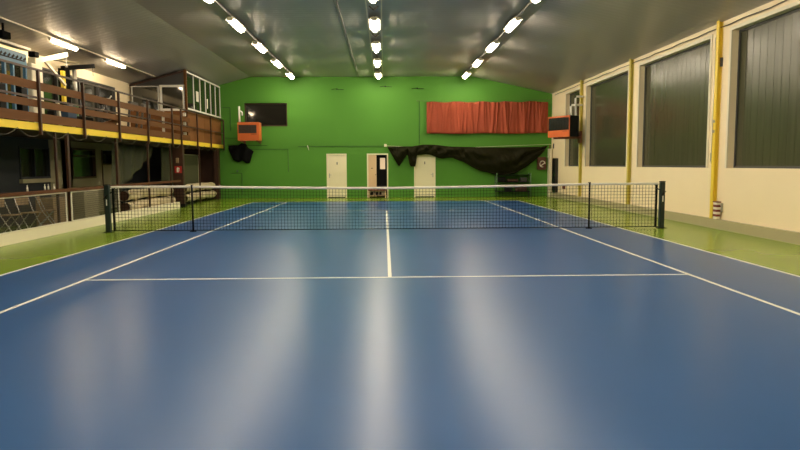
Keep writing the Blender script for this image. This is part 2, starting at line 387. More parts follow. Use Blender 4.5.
# ------------------------------------------------------------------ columns on the right wall
cn = ['nearest the camera, with the striped bin at its foot', 'second from the camera, between the two widest visible windows', 'farthest of the visible ones, behind the orange heater']
for k, y in enumerate((-.08, 5.27, 10.4, -5.15, -10.35)):
    lab = 'yellow steel column on the cream right wall, ' + (cn[k] if k < 3 else 'in the part of the hall beside and behind the camera')
    e = empty('steel_column', (XR - .08, y, .225), lab, 'column', 'yellow steel columns along the right wall')
    zt = ceil_z(XR - .16) - .01
    b = MB(); b.box(XR - .10, XR - .088, y - .06, y + .06, .225, zt); b.box(XR - .088, XR - .013, y - .006, y + .006, .225, zt); b.box(XR - .013, XR - .001, y - .06, y + .06, .225, zt)
    b.build('beam_profile', 'yellow2' if k in (1, 2) else 'yellow', e)
    if k == 0:
        for z in (2.24, 2.47):
            q = MB(); q.tube([(XR - .10, y, z), (XR - .12, y, z)], .035, 12); q.build('clamp_disc', 'steel', e)
        q = MB(); q.tube([(XR - .03, y + .20, 1.5), (XR - .03, y + .20, 4.4)], .012); q.box(XR - .05, XR - .002, y + .17, y + .23, 1.55, 1.75); q.build('pull_rod', 'steel', e)
        q = MB(); q.box(XR - .05, XR - .003, y - .10, y - .062, 3.7, 3.9); q.build('switch_box', 'darkgrey', e)
# cable along the right wall
e = MB(); pts = [(XR - .17 if abs(((y * .5) - 0)) < -1 else XR - .035, y * .5, 4.585 + .012 * math.sin(y * 2.1)) for y in range(-34, 30)]
e.tube(pts, .011, 6); tag(e.build('cable', 'conduit'), 'thin dark cable running along the cream right wall above the windows', 'cable')

# striped bin on the plinth
e = empty('waste_bin', (XR - .09, -.3, .235), 'small box striped dark red and white at the foot of the nearest yellow column', 'bin')
def ring(r, z0, z1, cx, cy, bb, n=16): bb.tube([(cx, cy, z0), (cx, cy, z1)], r, n)
b = MB()
for k in range(7):
    b.cur = k % 2; b.box(XR - .13, XR - .04, -.40, -.24, .235 + k * .054, .235 + (k + 1) * .054)
b.build('body', ['paper', 'darkred'], e)
b = MB(); b.box(XR - .14, XR - .03, -.41, -.23, .613, .635); b.build('lid', 'darkred', e)
b = MB(); b.box(XR - .04, XR - .001, -.43, -.36, .40, .60); b.tube([(XR - .04, -.42, .55), (XR - .06, -.47, .55)], .018); b.build('bracket', 'steel', e)

# small fittings on the right wall far end
b = MB(); b.bbox(XR - .035, XR - .001, 14.60, 14.70, 2.20, 2.42, .006); tag(b.build('light_switch', 'darkgrey'), 'dark switch plate high on the right wall near the green wall corner', 'switch')
b = MB(); b.bbox(XR - .09, XR - .001, 12.62, 12.86, .44, .60, .01); tag(b.build('socket_box', 'brownred'), 'small brownish socket box low on the cream wall beyond the net', 'socket')
e = empty('locker_cabinet', (XR - .1, 14.05, .3), 'tall narrow black cabinet fixed to the right wall by the green wall', 'cabinet')
b = MB(); b.box(XR - .14, XR - .001, 13.85, 14.30, .23, 1.75); b.build('body', 'blackgloss', e)
b = MB(); b.box(XR - .155, XR - .14, 13.87, 14.28, 1.03, 1.72); b.box(XR - .155, XR - .14, 13.87, 14.28, .32, .98); b.build('door', 'black', e)
e = empty('corner_pipe', (XR - .1, 14.9, 0), 'cream vertical pipe standing in the corner of the green and cream walls', 'pipe')
b = MB(); b.box(XR - .17, XR - .055, YF - .35, YF - .001, 0, 2.2); b.build('casing', 'trimcream', e)
b = MB(); b.tube([(XR - .12, YF - .2, 2.2), (XR - .12, YF - .2, 2.38)], .03); b.build('pipe_end', 'brownred', e)
e = empty('fire_hose_box', (7.18, YF, 1.2), 'reddish brown box with a white coil beside the black tarpaulin', 'box')
b = MB(); b.bbox(6.98, 7.38, YF - .18, YF - .001, 1.24, 1.82, .01); b.build('body', 'firebox', e)
b = MB(); pts = [(7.20 + .12 * math.cos(t * .5), YF - .20, 1.50 + .14 * math.sin(t * .5)) for t in range(11)]; b.tube(pts, .022); b.tube([(7.12, YF - .2, 1.42), (7.32, YF - .2, 1.56)], .02); b.build('hose', 'paper', e)

# ------------------------------------------------------------------ heaters
def heater(loc, rz, label, casing, W_=.47, D_=.6, G=(-.43, .36, .32, .68), H_=.80):
    # local: front face towards -Y, width along X
    e = empty('gas_heater', (0, 0, 0), label, 'heater', 'orange hall heaters')
    b = MB(); b.bbox(-W_, W_, .03, D_, 0, H_, .02); b.build('casing', casing, e)
    b = MB()
    for a, c0, d, f_ in ((-W_, W_, .0, G[2]), (-W_, W_, G[3], H_), (-W_, G[0], G[2], G[3]), (G[1], W_, G[2], G[3])): b.box(a, c0, 0, .03, d, f_)
    b.build('front_frame', 'orange', e)
    g = MB(); g.box(G[0], G[1], .02, .03, G[2], G[3]); n = int((G[3] - G[2]) / .06)
    for k in range(n): g.box(G[0], G[1], .004, .02, G[2] + .02 + k * .06, G[2] + .034 + k * .06)
    k = G[0] + .12
    while k < G[1]: g.box(k, k + .01, .002, .012, G[2], G[3]); k += .15
    g.build('grille', 'grille' if casing == 'orange' else 'blackgloss', e)
    n = MB(); n.box(W_ - .36, W_ - .10, -.005, .0, G[2] - .05, G[2] - .03); n.build('name_strip', 'darkred', e)
    e.location = loc; e.rotation_euler = (0, 0, rz)
    return e
h = heater((-6.03, 14.0, 2.60), 0.0, 'orange gas heater hung on the green far wall under the dark window', 'orange')
for k in (-.36, .34):
    b = MB(); b.box(-6.03 + k - .02, -6.03 + k + .02, 14.1, YF, 2.545, 2.60); b.bar((-6.03 + k, 14.7, 2.545), (-6.03 + k, YF - .01, 2.5), .03, .03)
    o = b.build('bracket', 'brownred', None)
    o.parent = h; o.location = -h.location
b = MB(); b.tube([(-6.48, 14.35, 3.40), (-6.48, 14.35, 4.12)], .045); b.tube([(-6.48, 14.35, 3.95), (-6.36, 14.4, 3.86), (-6.36, 14.4, 3.72)], .03)
o = b.build('flue_pipe', 'white', None); o.parent = h; o.location = -h.location
R_ = math.radians(-62.4)
h2 = heater((6.64, 10.12, 2.53), R_, 'orange fronted heater with black casing bracketed to the right wall', 'blackgloss', .59, .5, (-.575, .57, .26, .74), .80)
inv = (Matrix.Translation(h2.location) @ Matrix.Rotation(R_, 4, 'Z')).inverted()
def worldpart(b, name, m, e, invm):
    b.v = [invm @ v for v in b.v]
    me_parent = e; o = b.build(name, m, None); o.parent = e; return o
b = MB(); b.bar((6.55, 9.85, 2.495), (7.49, 9.95, 2.495), .05, .06); b.bar((6.55, 10.5, 2.495), (7.49, 10.25, 2.495), .05, .06); b.box(7.44, 7.49, 9.9, 10.3, 2.3, 2.75)
worldpart(b, 'bracket', 'brownred', h2, inv)
b = MB()
b.tube([(7.30, 10.1, 3.33), (7.28, 10.1, 4.0), (7.31, 10.02, 4.06), (7.64, 10.25, 4.08)], .04); b.tube([(7.16, 10.25, 3.33), (7.14, 10.25, 3.70), (7.18, 10.25, 3.76), (7.60, 10.3, 3.77)], .04)
worldpart(b, 'flue_pipe', 'white', h2, inv)

# ------------------------------------------------------------------ cloths on the far wall
def interp(pts, x):
    if x <= pts[0][0]: return pts[0][1]
    for (a, b), (c0, d) in zip(pts, pts[1:]):
        if x <= c0: return b + (d - b) * (x - a) / (c0 - a)
    return pts[-1][1]
e = empty('red_curtain', (4.65, YF - .1, 2.95), 'rust red gathered curtain hanging on a wire high on the green wall', 'curtain')
x0, x1 = 1.88, 7.44
def red(u, v):
    x = x0 + (x1 - x0) * u
    fl = 0.0
    for xc_, wd, am in REDF:   # individual soft pleats, each with its own lean
        d = (u - xc_ + .022 * v * math.sin(47 * xc_)) / wd
        fl += am * math.exp(-d * d) * (1 - .45 * v * (math.sin(17 * xc_) > 0))
    ztop = 4.33 + .02 * math.sin(31 * u); zb = 2.90 + .015 * math.sin(14 * u + 1)
    return (x, YF - .10 - fl + .02 * math.sin(23 * u + 5 * v) * (1 - u), ztop + (zb - ztop) * v)
REDF = [(.04, .02, .03), (.13, .012, .03), (.21, .02, .05), (.225, .006, .03), (.29, .02, .05), (.36, .015, .06), (.42, .02, .05), (.47, .012, .07), (.56, .010, .05), (.585, .008, .05), (.64, .014, .09), (.72, .02, .05)] + [(.02 + .031 * k + .008 * math.sin(5 * k), .004 + .003 * (k % 3), .030 + .025 * ((k * 7) % 4) / 3) for k in range(24)] + [(.77 + .0262 * k, .008 + .003 * (k % 3), .10 + .03 * (k % 2)) for k in range(9)]
b = MB(); b.grid(red, 420, 16); b.build('cloth', 'redcloth', e, solid=.006)
b = MB(); b.tube([(1.45, YF - .12, 4.39), (3.0, YF - .12, 4.36), (4.7, YF - .12, 4.35), (6.3, YF - .12, 4.37), (7.62, YF - .12, 4.45)], .008, 6); b.tube([(1.45, YF - .12, 4.39), (1.45, YF, 4.40)], .02, 6); b.build('wire', 'conduit', e)

e = empty('black_tarpaulin', (3.8, YF - .2, 1.1), 'long black tarpaulin sagging along the green wall above the right cream door', 'tarpaulin')
bot = [(.10, 2.24), (.30, 1.90), (.55, 1.50), (.62, 1.46), (.85, 1.80), (1.0, 1.95), (1.08, 1.50), (1.15, 1.40), (1.36, 1.42), (1.42, 1.95), (1.8, 1.97), (2.1, 1.90), (2.6, 1.78), (3.1, 1.80), (3.5, 1.66), (3.9, 1.42), (4.4, 1.20), (4.9, 1.08), (5.4, 1.04), (5.9, 1.10), (6.4, 1.35), (6.8, 1.68), (7.2, 2.02), (7.38, 2.26)]
top = [(.10, 2.33), (1.2, 2.33), (1.7, 2.41), (2.2, 2.40), (3.0, 2.31), (4.5, 2.27), (6, 2.27), (7.1, 2.28), (7.38, 2.34)]
def tarp(u, v):
    x = .10 + 7.28 * u; zt = interp(top, x); zb = interp(bot, x); h_ = zt - zb
    z = zt + (zb - zt) * v
    sag = math.sin(math.pi * v) * (.10 + .10 * min(1, h_))
    if x < 3.6: fold = .06 * math.sin(9 * x + 7 * v + 2 * math.sin(3 * x)) + .03 * math.sin(17 * x - 5 * v)
    else:
        q = (x - 3.4) / 4.1; fold = .05 * math.sin(10 * v + 12 * abs(q - .5) + 1.2 * math.sin(4 * x)) + .03 * math.sin(2.3 * x + 9 * v) + .05 * math.sin(8 * (q - .15) - 6 * v)
    return (x, YF - .24 - sag + (1.5 * fold + 0.010 * math.sin(26 * x - 15 * v + 3 * math.sin(2 * x)) + .014 * math.sin(16 * v + 6 * math.sin(1.7 * x))) * math.sin(math.pi * min(1, v * 1.1 + .05)), z + .02 * math.sin(7 * x) * v)
b = MB(); b.grid(tarp, 240, 30); b.build('sheet', 'tarp', e, solid=.01)
def roll(u, v):   # thick rolled hem along the lower edge
    x = 3.1 + 4.2 * u; a = 2 * math.pi * v; r = .045 + .012 * math.sin(30 * u)
    return (x, YF - .24 + r * math.cos(a), interp(bot, x) + .02 + r * math.sin(a))
b = MB(); b.grid(roll, 90, 8); b.build('hem', 'tarp', e)
b = MB(); b.tube([(.0, YF - .05, 2.37), (1.0, YF - .16, 2.32), (4, YF - .19, 2.28), (7.63, YF - .17, 2.40)], .007, 6); b.bbox(-.07, .05, YF - .09, YF - .001, 2.33, 2.45, .01); b.build('rope', 'trimcream', e)

e = empty('black_sack', (-6.6, YF - .15, 1.62), 'black cloth bundle hanging on the green wall below the left heater', 'sack')
botb = [(-7.15, 2.26), (-7.05, 1.98), (-6.95, 1.76), (-6.72, 1.66), (-6.55, 1.73), (-6.35, 1.60), (-6.2, 1.62), (-6.08, 2.02), (-6.02, 2.12)]
topb = [(-7.15, 2.40), (-6.9, 2.42), (-6.72, 2.40), (-6.56, 2.52), (-6.35, 2.47), (-6.25, 2.30), (-6.02, 2.15)]
def sack(u, v):
    x = -7.15 + 1.13 * u; zt = interp(topb, x); zb = interp(botb, x); a = math.pi * v
    d = .20 * math.sqrt(max(0, 1 - (2 * u - 1) ** 2)) + .02
    return (x, YF - .08 - d * math.sin(a) * (1 + .25 * math.sin(17 * u + 5 * v)), zt + (zb - zt) * (1 - math.cos(a)) / 2)
b = MB(); b.grid(sack, 40, 20); b.build('cloth', 'bag', e, solid=.01)
b = MB(); b.tube([(-7.2, YF - .05, 2.44), (-6.0, YF - .05, 2.42), (-5.4, YF - .02, 2.40)], .01, 6); b.build('hanging_cord', 'black', e)

# small things on the far wall
for x, z, k in ((-2.19, 4.93, 'left, above the left door'), (0.0, 5.04, 'in the middle, under the last middle lamp'), (1.45, 4.95, 'right, left of the red curtain')):
    b = MB(); b.tube([(x - .25, YF - .03, z - .01), (x - .08, YF - .05, z + .02), (x + .10, YF - .05, z), (x + .3, YF - .03, z - .01)], .012, 6); b.tube([(x, YF, z), (x, YF - .12, z + .01)], .028, 8)
    tag(b.build('wall_hook', 'black'), 'black hook high on the green wall, ' + k, 'hook', 'hooks high on the green wall')
b = MB(); b.tube([(-3.58, YF - .02, 2.40), (-3.54, YF - .06, 2.3), (-3.52, YF - .03, 2.20)], .017, 8); tag(b.build('wall_cleat', 'paper'), 'small white cleat on the green wall left of the doors', 'cleat')  # cleat set against the wall, not suspended from anything
b = MB(); b.bbox(-6.84, -6.76, YF - .04, YF - .001, 1.20, 1.30, .008); tag(b.build('wall_socket', 'greentube'), 'small pale socket low on the green wall under the black bundle', 'socket')
for lab, runs in (('low green conduit turning a right angle under the dark window', ((-6.43, 2.24), (-4.47, 2.24), (-4.47, 1.2))), ('long level green conduit over the left cream door', ((-4.0, 2.36), (-.1, 2.36))),
        ('green conduit bending down at the far left of the green wall', ((-7.4, 4.12), (-7.05, 4.12), (-7.05, 3.08))), ('upright green conduit just left of the red curtain', ((1.55, 4.4), (1.55, 2.45))),
        ('short green conduit near the floor below the black bundle', ((-7.1, 1.15), (-6.6, 1.15), (-6.6, .2))), ('short level green conduit left of the orange heater', ((-7.3, 2.75), (-6.6, 2.75)))):
    b = MB()
    for k in range(len(runs) - 1):
        b.bar((runs[k][0], YF - .012, runs[k][1]), (runs[k + 1][0], YF - .012, runs[k + 1][1]), .022, .022)
    tag(b.build('wall_conduit', 'dgreen'), lab, 'conduit', 'green conduits on the far wall')
# painted rack by the wall below the tarpaulin
e = empty('equipment_rack', (5.85, YF - .3, 0), 'low dark green rack of odds and ends under the black tarpaulin', 'rack')
for x in (5.05, 6.6):
    for y in (YF - .5, YF - .06):
        b = MB(); b.tube([(x, y, 0), (x, y, 1.10)], .025, 8); b.build('leg', 'greentube', e)
b = MB()
for z in (.25, .68, 1.0): b.box(5.03, 6.62, YF - .52, YF - .04, z - .012, z + .012)
b.build('shelf', 'black', e)
for k, (x, z, w_, h_) in enumerate(((5.3, .69, .35, .22), (5.8, .69, .5, .14), (6.3, .69, .3, .20), (5.6, .26, .3, .22), (6.2, .26, .5, .25))):
    b = MB(); b.bbox(x - w_ / 2, x + w_ / 2, YF - .45, YF - .12, z + .003, z + h_, .03)
    tag(b.build('storage_box', ('black', 'brown', 'darkgrey', 'black', 'brown')[k]), ('dark box at the left end of the upper shelf of the green rack', 'wide low brown box in the middle of the upper shelf of the rack', 'dark grey box at the right end of the upper rack shelf', 'black box on the lower shelf of the rack, left', 'brown box on the lower shelf of the rack, right')[k], 'box', 'boxes on the dark green rack')
# bench with shoes at the open door
e = empty('low_bench', (-.45, YF - .3, 0), 'low reddish wooden bench in front of the open middle door', 'bench')
b = MB(); b.bbox(-.82, .02, YF - .42, YF - .06, .33, .38, .008); b.build('seat', 'brownred', e)
b = MB(); b.box(-.76, -.04, YF - .095, YF - .08, .13, .33); b.build('back_panel', 'doorcream', e)
b = MB(); b.bbox(-.82, .02, YF - .40, YF - .10, .10, .125, .005); b.build('shelf', 'doorpeach', e)
for x in (-.78, -.02):
    b = MB(); b.box(x - .02, x + .02, YF - .40, YF - .08, 0, .33); b.build('leg', 'doorpeach', e)
for k, (x, wd) in enumerate(((-.66, .16), (-.42, .13), (-.26, .13))):
    b = MB(); b.ball((x, YF - .26, .175), wd / 2, .13, .05); b.ball((x + .01, YF - .20, .21), wd / 2.6, .06, .06)
    tag(b.build('shoe', 'black'), ('black shoe on the bench shelf, at its left end', 'black shoe on the bench shelf, in the middle', 'black shoe on the bench shelf, to the right')[k], 'shoe', 'shoes on the low bench')

# ------------------------------------------------------------------ net
def ztop(x): return 1.005 + .060 * min(1, (abs(x) / 4.6) ** 1.6)
e = empty('tennis_net', (0, 0, 0), 'black tennis net with a white headband stretched across the court', 'net')
n = MB(); XE = 6.28; sp = .0745; r = .0033
k = int(XE / sp)
for i in range(-k, k + 1):
    x = i * sp; n.box(x - r, x + r, -r, r, .035, ztop(x) - .03)
cols = 32
for j in range(0, 13):
    z = .04 + j * sp
    seg = [-XE + 2 * XE * t / cols for t in range(cols + 1)]
    for a, b_ in zip(seg, seg[1:]):
        za = z * (ztop(a) / 1.06); zb = z * (ztop(b_) / 1.06)
        if z < .98: n.bar((a, 0, za), (b_, 0, zb), 2 * r, 2 * r)
n.build('netting', 'netcord', e)
n = MB(); seg = [-6.33 + 12.66 * t / 48 for t in range(49)]
n.grid(lambda u, v: ((-6.33 + 12.66 * u), .012 * math.cos(2 * math.pi * v) * (1.4 if .2 < v < .8 else 1), ztop(-6.33 + 12.66 * u) - .026 + .028 * math.sin(2 * math.pi * v)), 48, 10)
n.build('headband', 'whiteband', e)
n = MB(); n.tube([(-6.36, 0, .032), (6.36, 0, .032)], .009, 6); n.build('bottom_cord', 'netcord', e)
for s in (-1, 1):
    n = MB(); n.box(s * 6.29 - .022, s * 6.29 + .022, -.008, .008, .04, 1.02); n.build('side_tape', 'netcord', e)
    n = MB(); n.tube([(s * 6.20, 0, 1.045), (s * 6.27, 0, 1.0), (s * 6.30, -.01, .93), (s * 6.355, -.01, .9)], .012, 8); n.build('tie_strap', 'netcord', e)
def post(x, lab):
    e = empty('net_post', (x, 0, 0), lab, 'net post', 'main net posts')
    b = MB(); b.bbox(x - .055, x + .055, -.055, .055, 0, 1.08, .012); b.build('post', 'greygreen', e)
    b = MB(); b.bbox(x - .058, x + .058, -.058, .058, 1.082, 1.10, .006); b.build('cap', 'black', e)
    b = MB(); b.tube([(x, -.055, .82), (x, -.10, .82)], .02, 10); b.tube([(x, -.10, .82), (x + .05, -.10, .87)], .010, 8); b.tube([(x, -.10, .82), (x - .05, -.10, .77)], .010, 8); b.build('winder', 'black', e)
    b = MB(); b.box(x - .012, x + .012, -.062, -.056, .62, .76); b.build('label_plate', 'white', e)
    b = MB(); b.bbox(x - .10, x + .10, -.09, .09, 0.001, .012, .003); b.build('base_plate', 'black', e)
post(-6.42, 'thick dark green net post at the left end of the tennis net'); post(6.42, 'thick dark green net post at the right end of the tennis net')
def stick(x, lab):
    e = empty('singles_stick', (x, -.03, 0), lab, 'net stick', 'singles sticks')
    b = MB(); b.tube([(x, -.045, .008), (x, -.045, 1.07)], .020, 10); b.build('pole', 'black', e)
    b = MB(); b.tube([(x, -.045, .005), (x, -.045, .02)], .075, 16); b.build('base', 'black', e)
    b = MB(); b.box(x - .022, x + .022, -.06, .016, 1.068, 1.085); b.build('notch_cap', 'black', e)
stick(-4.48, 'thin black singles stick propping the net between its middle and left post'); stick(4.70, 'thin black singles stick propping the net near its right post')

# ------------------------------------------------------------------ ceiling lamps
def lamp_proto(m, wd=1.0):
    e = empty('ceiling_lamp', (0, 0, 0))
    L = .76
    hx = lambda w, l: [(-w * .45, -l), (w * .45, -l), (w, -l + .13), (w, l - .13), (w * .45, l), (-w * .45, l), (-w, l - .13), (-w, -l + .13)]
    b = MB(); b.prism(hx(.125 * wd, L), 'z', .055, .10); b.build('housing', 'trimcream', e)
    b = MB(); b.prism(hx(.150 * wd, L + .02), 'z', .045, .055); b.build('rim', 'clear', e)
    b = MB()
    lo, up = hx(.052 * wd, L - .07), hx(.078 * wd, L - .04); k = len(b.v)
    b.v += [Vector((x, y, -.02)) for x, y in lo] + [Vector((x, y, .045)) for x, y in up]
    b.face(list(range(8))); b.face(list(range(8, 16)))
    for i in range(8): b.face([i, (i + 1) % 8, 8 + (i + 1) % 8, 8 + i])
    b.build('diffuser', m, e)
    for sg in (-1, 1):
        b = MB(); y0, y1 = sorted((sg * (L - .045), sg * (L + .002))); b.bbox(-.075 * wd, .075 * wd, y0, y1, .0, .056, .01); b.build('end_cap', 'trimcream', e)
    for y in (-.45, .45):
        b = MB(); b.tube([(0, y, .10), (0, y, .19)], .012, 6); b.build('hanger', 'conduit', e)
    return e
proto = lamp_proto('lampA'); first = True
order = ['nearest the green wall', 'second from the green wall', 'third from the green wall', 'fourth from the green wall', 'fifth from the green wall, cut by the photo edge', 'sixth from the green wall', 'seventh from the green wall', 'eighth from the green wall', 'ninth from the green wall']
for X, row in ((-4.10, 'left'), (-.30, 'middle'), (3.52, 'right')):
    for k in range(9):
        y = 13.6 - 3.42 * k
        o = proto if first else copy_tree(proto); first = False
        o.location = (X, y, 5.31)
        tag(o, 'ceiling lamp of the %s row, %s' % (row, order[k]), 'lamp', 'ceiling lamps of the %s row' % row)
    if row == 'middle':
        e = empty('lighting_track', (X, -1, 5.45), 'pair of pale rails carrying the middle row of ceiling lamps', 'track')
        for s in (-.19, .19):
            b = MB(); b.box(X + s - .016, X + s + .016, YB + .2, YF - .05, 5.44, 5.485); b.build('rail', 'trimcream', e)
        for k in range(9):
            y = 15.31 - 3.42 * k
            if y > YF - .2: continue
            for s in (-1, 1):
                b = MB(); b.bar((X + s * .11, y, 5.46), (X, y - .1, 5.34), .03, .03); b.build('hanger', 'conduit', e)
    else:
        e = MB(); e.tube([(X + (.02), YB + .2, 5.455), (X + .02, YF - .05, 5.455)], .032, 8)
        tag(e.build('cable_conduit', 'conduit'), 'dark conduit linking the lamps of the %s ceiling row' % row, 'conduit')
b = MB(); b.tube([(-1.20, YB + .2, 5.485), (-1.20, YF - .05, 5.485)], .013, 6); b.tube([(-1.27, YB + .2, 5.49), (-1.27, YF - .05, 5.49)], .006, 6)
tag(b.build('ceiling_cable', 'conduit'), 'thin dark cable along the ceiling left of the middle lamps', 'cable')
# lamps over the mezzanine
slope = math.atan(.26)
protoB = lamp_proto('lampB', .5)
for ch in protoB.children:
    if ch.name.startswith('hanger'): ch.location.z = -.115
ylist = [2.98, 6.35]
for k, y in enumerate(ylist):
    o = protoB if k == 0 else copy_tree(protoB)
    o.location = (-8.62, y, 4.745); o.rotation_euler = (0, -slope, 0)
    tag(o, 'warm fluorescent lamp over the mezzanine, ' + ['above the cream cable machine', 'nearer the wooden cubicle', 'out of the photo on the left', 'farther behind on the left', 'last on the left'][k], 'lamp', 'lamps over the mezzanine')
b = MB(); b.tube([(-8.56, YB + .2, ceil_z(-8.56) - .04), (-8.56, 9.8, ceil_z(-8.56) - .04)], .022, 8)
tag(b.build('mezzanine_conduit', 'trimcream'), 'pale conduit along the sloping ceiling over the mezzanine lamps', 'conduit')

# ------------------------------------------------------------------ mezzanine railing and beam
b = MB(); b.box(XM - .03, XM + .03, YB, YF - .01, 2.285, 2.44)
tag(b.build('edge_beam', 'yellow'), 'yellow steel edge beam along the foot of the mezzanine railing', 'beam')
e = empty('railing', (XM, -1, 2.46), 'brown railing of boards and steel posts along the mezzanine edge', 'railing')
YS, YE = -9.0, 15.05
for z0, z1, nm, m, tk in ((3.125, 3.30, 'board', 'board', .012), (2.765, 2.915, 'board', 'board', .012), (2.45, 2.645, 'board', 'board', .012)):
    ye = 9.88
    y = YS; k = 0
    b = MB(); b.box(XM + .032, XM + .032 + tk * 2, YS, ye, z0, z1); b.build(nm, m, e)
for z0, z1, nm in ((3.53, 3.57, 'handrail'), (2.945, 2.985, 'mid_rail')):
    b = MB(); b.box(XM + .03, XM + .075, YS, YE, z0, z1); b.build(nm, 'brown', e)
PY = [-9.2, -7.1, -5.0, -3.05, -.98, 1.07, 3.20, 5.40, 7.72, 8.72, 10.75, 12.75, 14.95]
for y in PY:
    b = MB(); b.box(XM + .057, XM + .11, y - .03, y + .03, 2.19, 3.53); b.build('post', 'brown', e)
# diagonal brace behind the boards
b = MB(); b.bar((XM - .1, 2.45, 2.55), (XM - .1, 3.6, 2.82), .04, .16)
b.build('brace_board', 'board', e)

# posts below the mezzanine
for k, (y, wx, m, lab) in enumerate(((-.17, .05, 'brown', 'thin brown post under the mezzanine, just left of the broad one'), (.40, .10, 'brown', 'broad brown post carrying the mezzanine by the white mesh frames'),
        (3.22, .10, 'brown', 'brown post under the mezzanine beside the left net post'), (5.6, .05, 'brown', 'thin brown post under the mezzanine behind the front cream rolls'), (7.75, .05, 'brown', 'thin brown post under the mezzanine left of the fire sign column'),
        (11.3, .05, 'brown', 'thin brown post under the mezzanine between the column and the far wall'), (14.3, .30, 'brown', 'wooden post under the mezzanine against the green wall corner'))):
    b = MB(); z0 = .23 if y < 9 else 0; b.bbox(XM - .06 - max(0, wx * .6 - .05), XM - .01, y - wx / 2, y + wx / 2, z0, 2.298, .004)
    tag(b.build('support_post', m), lab, 'post', 'posts carrying the mezzanine')
e = empty('dark_column', (XM - .2, 9.2, 0), 'wide dark brown column with a red sign under the mezzanine', 'column')
b = MB(); b.bbox(XM - .40, XM - .02, 9.10, 9.32, 0, 2.275, .01); b.build('shaft', 'brown', e)
b = MB(); b.bbox(XM - .43, XM + .01, 9.07, 9.35, 0, .12, .01); b.build('foot', 'black', e)
e = empty('fire_sign', (XM - .2, 9.08, 1.3), 'square red and white fire equipment sign on the dark column', 'sign')
b = MB(); b.box(XM - .32, XM - .07, 9.075, 9.098, 1.25, 1.50); b.build('board', 'red', e)
b = MB(); x = XM - .20; b.box(x - .045, x + .025, 9.068, 9.075, 1.28, 1.43); b.box(x - .025, x + .005, 9.068, 9.075, 1.43, 1.46); b.bar((x + .0, 9.072, 1.455), (x + .06, 9.072, 1.40), .006, .018); b.bar((x + .06, 9.072, 1.40), (x + .06, 9.072, 1.31), .006, .018); b.build('symbol', 'paper', e)
b = MB(); b.bbox(XM - .26, XM - .16, 9.04, 9.098, 1.62, 1.80, .01); tag(b.build('call_point', 'cardboard'), 'small tan box above the red sign on the dark column', 'box')

# hanging cord loops below the beam
b = MB()
y = -6.0
while y < 14.5:
    pts = [(XM + .045, y + 1.05 * t / 8, 2.30 - .16 * math.sin(math.pi * t / 8)) for t in range(9)]
    b.tube(pts, .006, 5); y += 1.05
tag(b.build('cord_garland', 'conduit'), 'thin cord hanging in shallow loops below the yellow beam', 'cord')

# low fence: brown rail and white framed mesh panels
b = MB(); b.box(XM - .005, XM + .05, YB + 1, 8.55, .935, 1.01)
tag(b.build('fence_rail', 'railwood'), 'brown wooden rail along the top of the low mesh fence', 'rail')
fl = ['left of the broad brown post', 'between the broad post and the left net post']
for k, (a, b_) in enumerate(((-3.2, .12), (.36, 3.12), (-6.6, -3.3))):
    e = empty('mesh_panel', (XM - .05, (a + b_) / 2, .24), 'white framed wire mesh panel, ' + (fl[k] if k < 2 else 'at the left edge of the photo'), 'fence panel', 'mesh panels of the low fence')
    q = MB()
    for (p, r_, s0, s1) in ((a, b_, .905, .93), (a, b_, .235, .25), (a, a + .025, .25, .905), (b_ - .025, b_, .25, .905)): q.box(XM - .008, XM + .018, p, r_, s0, s1)
    q.build('panel_frame', 'paper', e)
    q = MB(); q.box(XM + .003, XM + .007, a + .026, b_ - .026, .251, .904); q.build('wire', 'wiremesh', e)

# netting drapes under the mezzanine
def drape(name, poly, x, lab, m='netting'):
    b = MB()
    # polygon given as columns (y, ztop, zbottom)
    def fn(u, v):
        i = u * (len(poly) - 1); k = min(int(i), len(poly) - 2); t = i - k
        y = poly[k][0] * (1 - t) + poly[k + 1][0] * t; zt = poly[k][1] * (1 - t) + poly[k + 1][1] * t; zb = poly[k][2] * (1 - t) + poly[k + 1][2] * t
        return (x + .05 * math.sin(7 * y + 2 * v), y, zt + (zb - zt) * v)
    b.grid(fn, 60, 8); return tag(b.build(name, m, None, solid=.004), lab, 'netting')
drape('net_drape', [(4.8, 2.22, .35), (5.6, 2.22, .85), (6.5, 2.20, 1.2), (7.5, 2.20, 1.6), (8.5, 2.2, 2.0)], XM - .85, 'olive netting drawn aside like a tent over the dark opening')
drape('net_drape', [(9.1, 2.22, .9), (9.8, 2.2, .85), (10.6, 2.2, .85)], XM - .85, 'olive netting hanging to the right of the dark column', 'netting')
e = empty('olive_screen', (-8.0, 13.0, .8), 'flat olive screen standing behind the farther cream rolls', 'screen')
b = MB(); b.box(-8.26, -8.22, 11.0, 13.8, .0, 1.95); b.build('sheet', 'olive', e)
b = MB(); b.box(-8.27, -8.21, 10.9, 13.9, 1.95, 1.985); b.box(-8.27, -8.21, 13.8, 13.86, 0, 1.95); b.build('frame', 'dimcream', e)

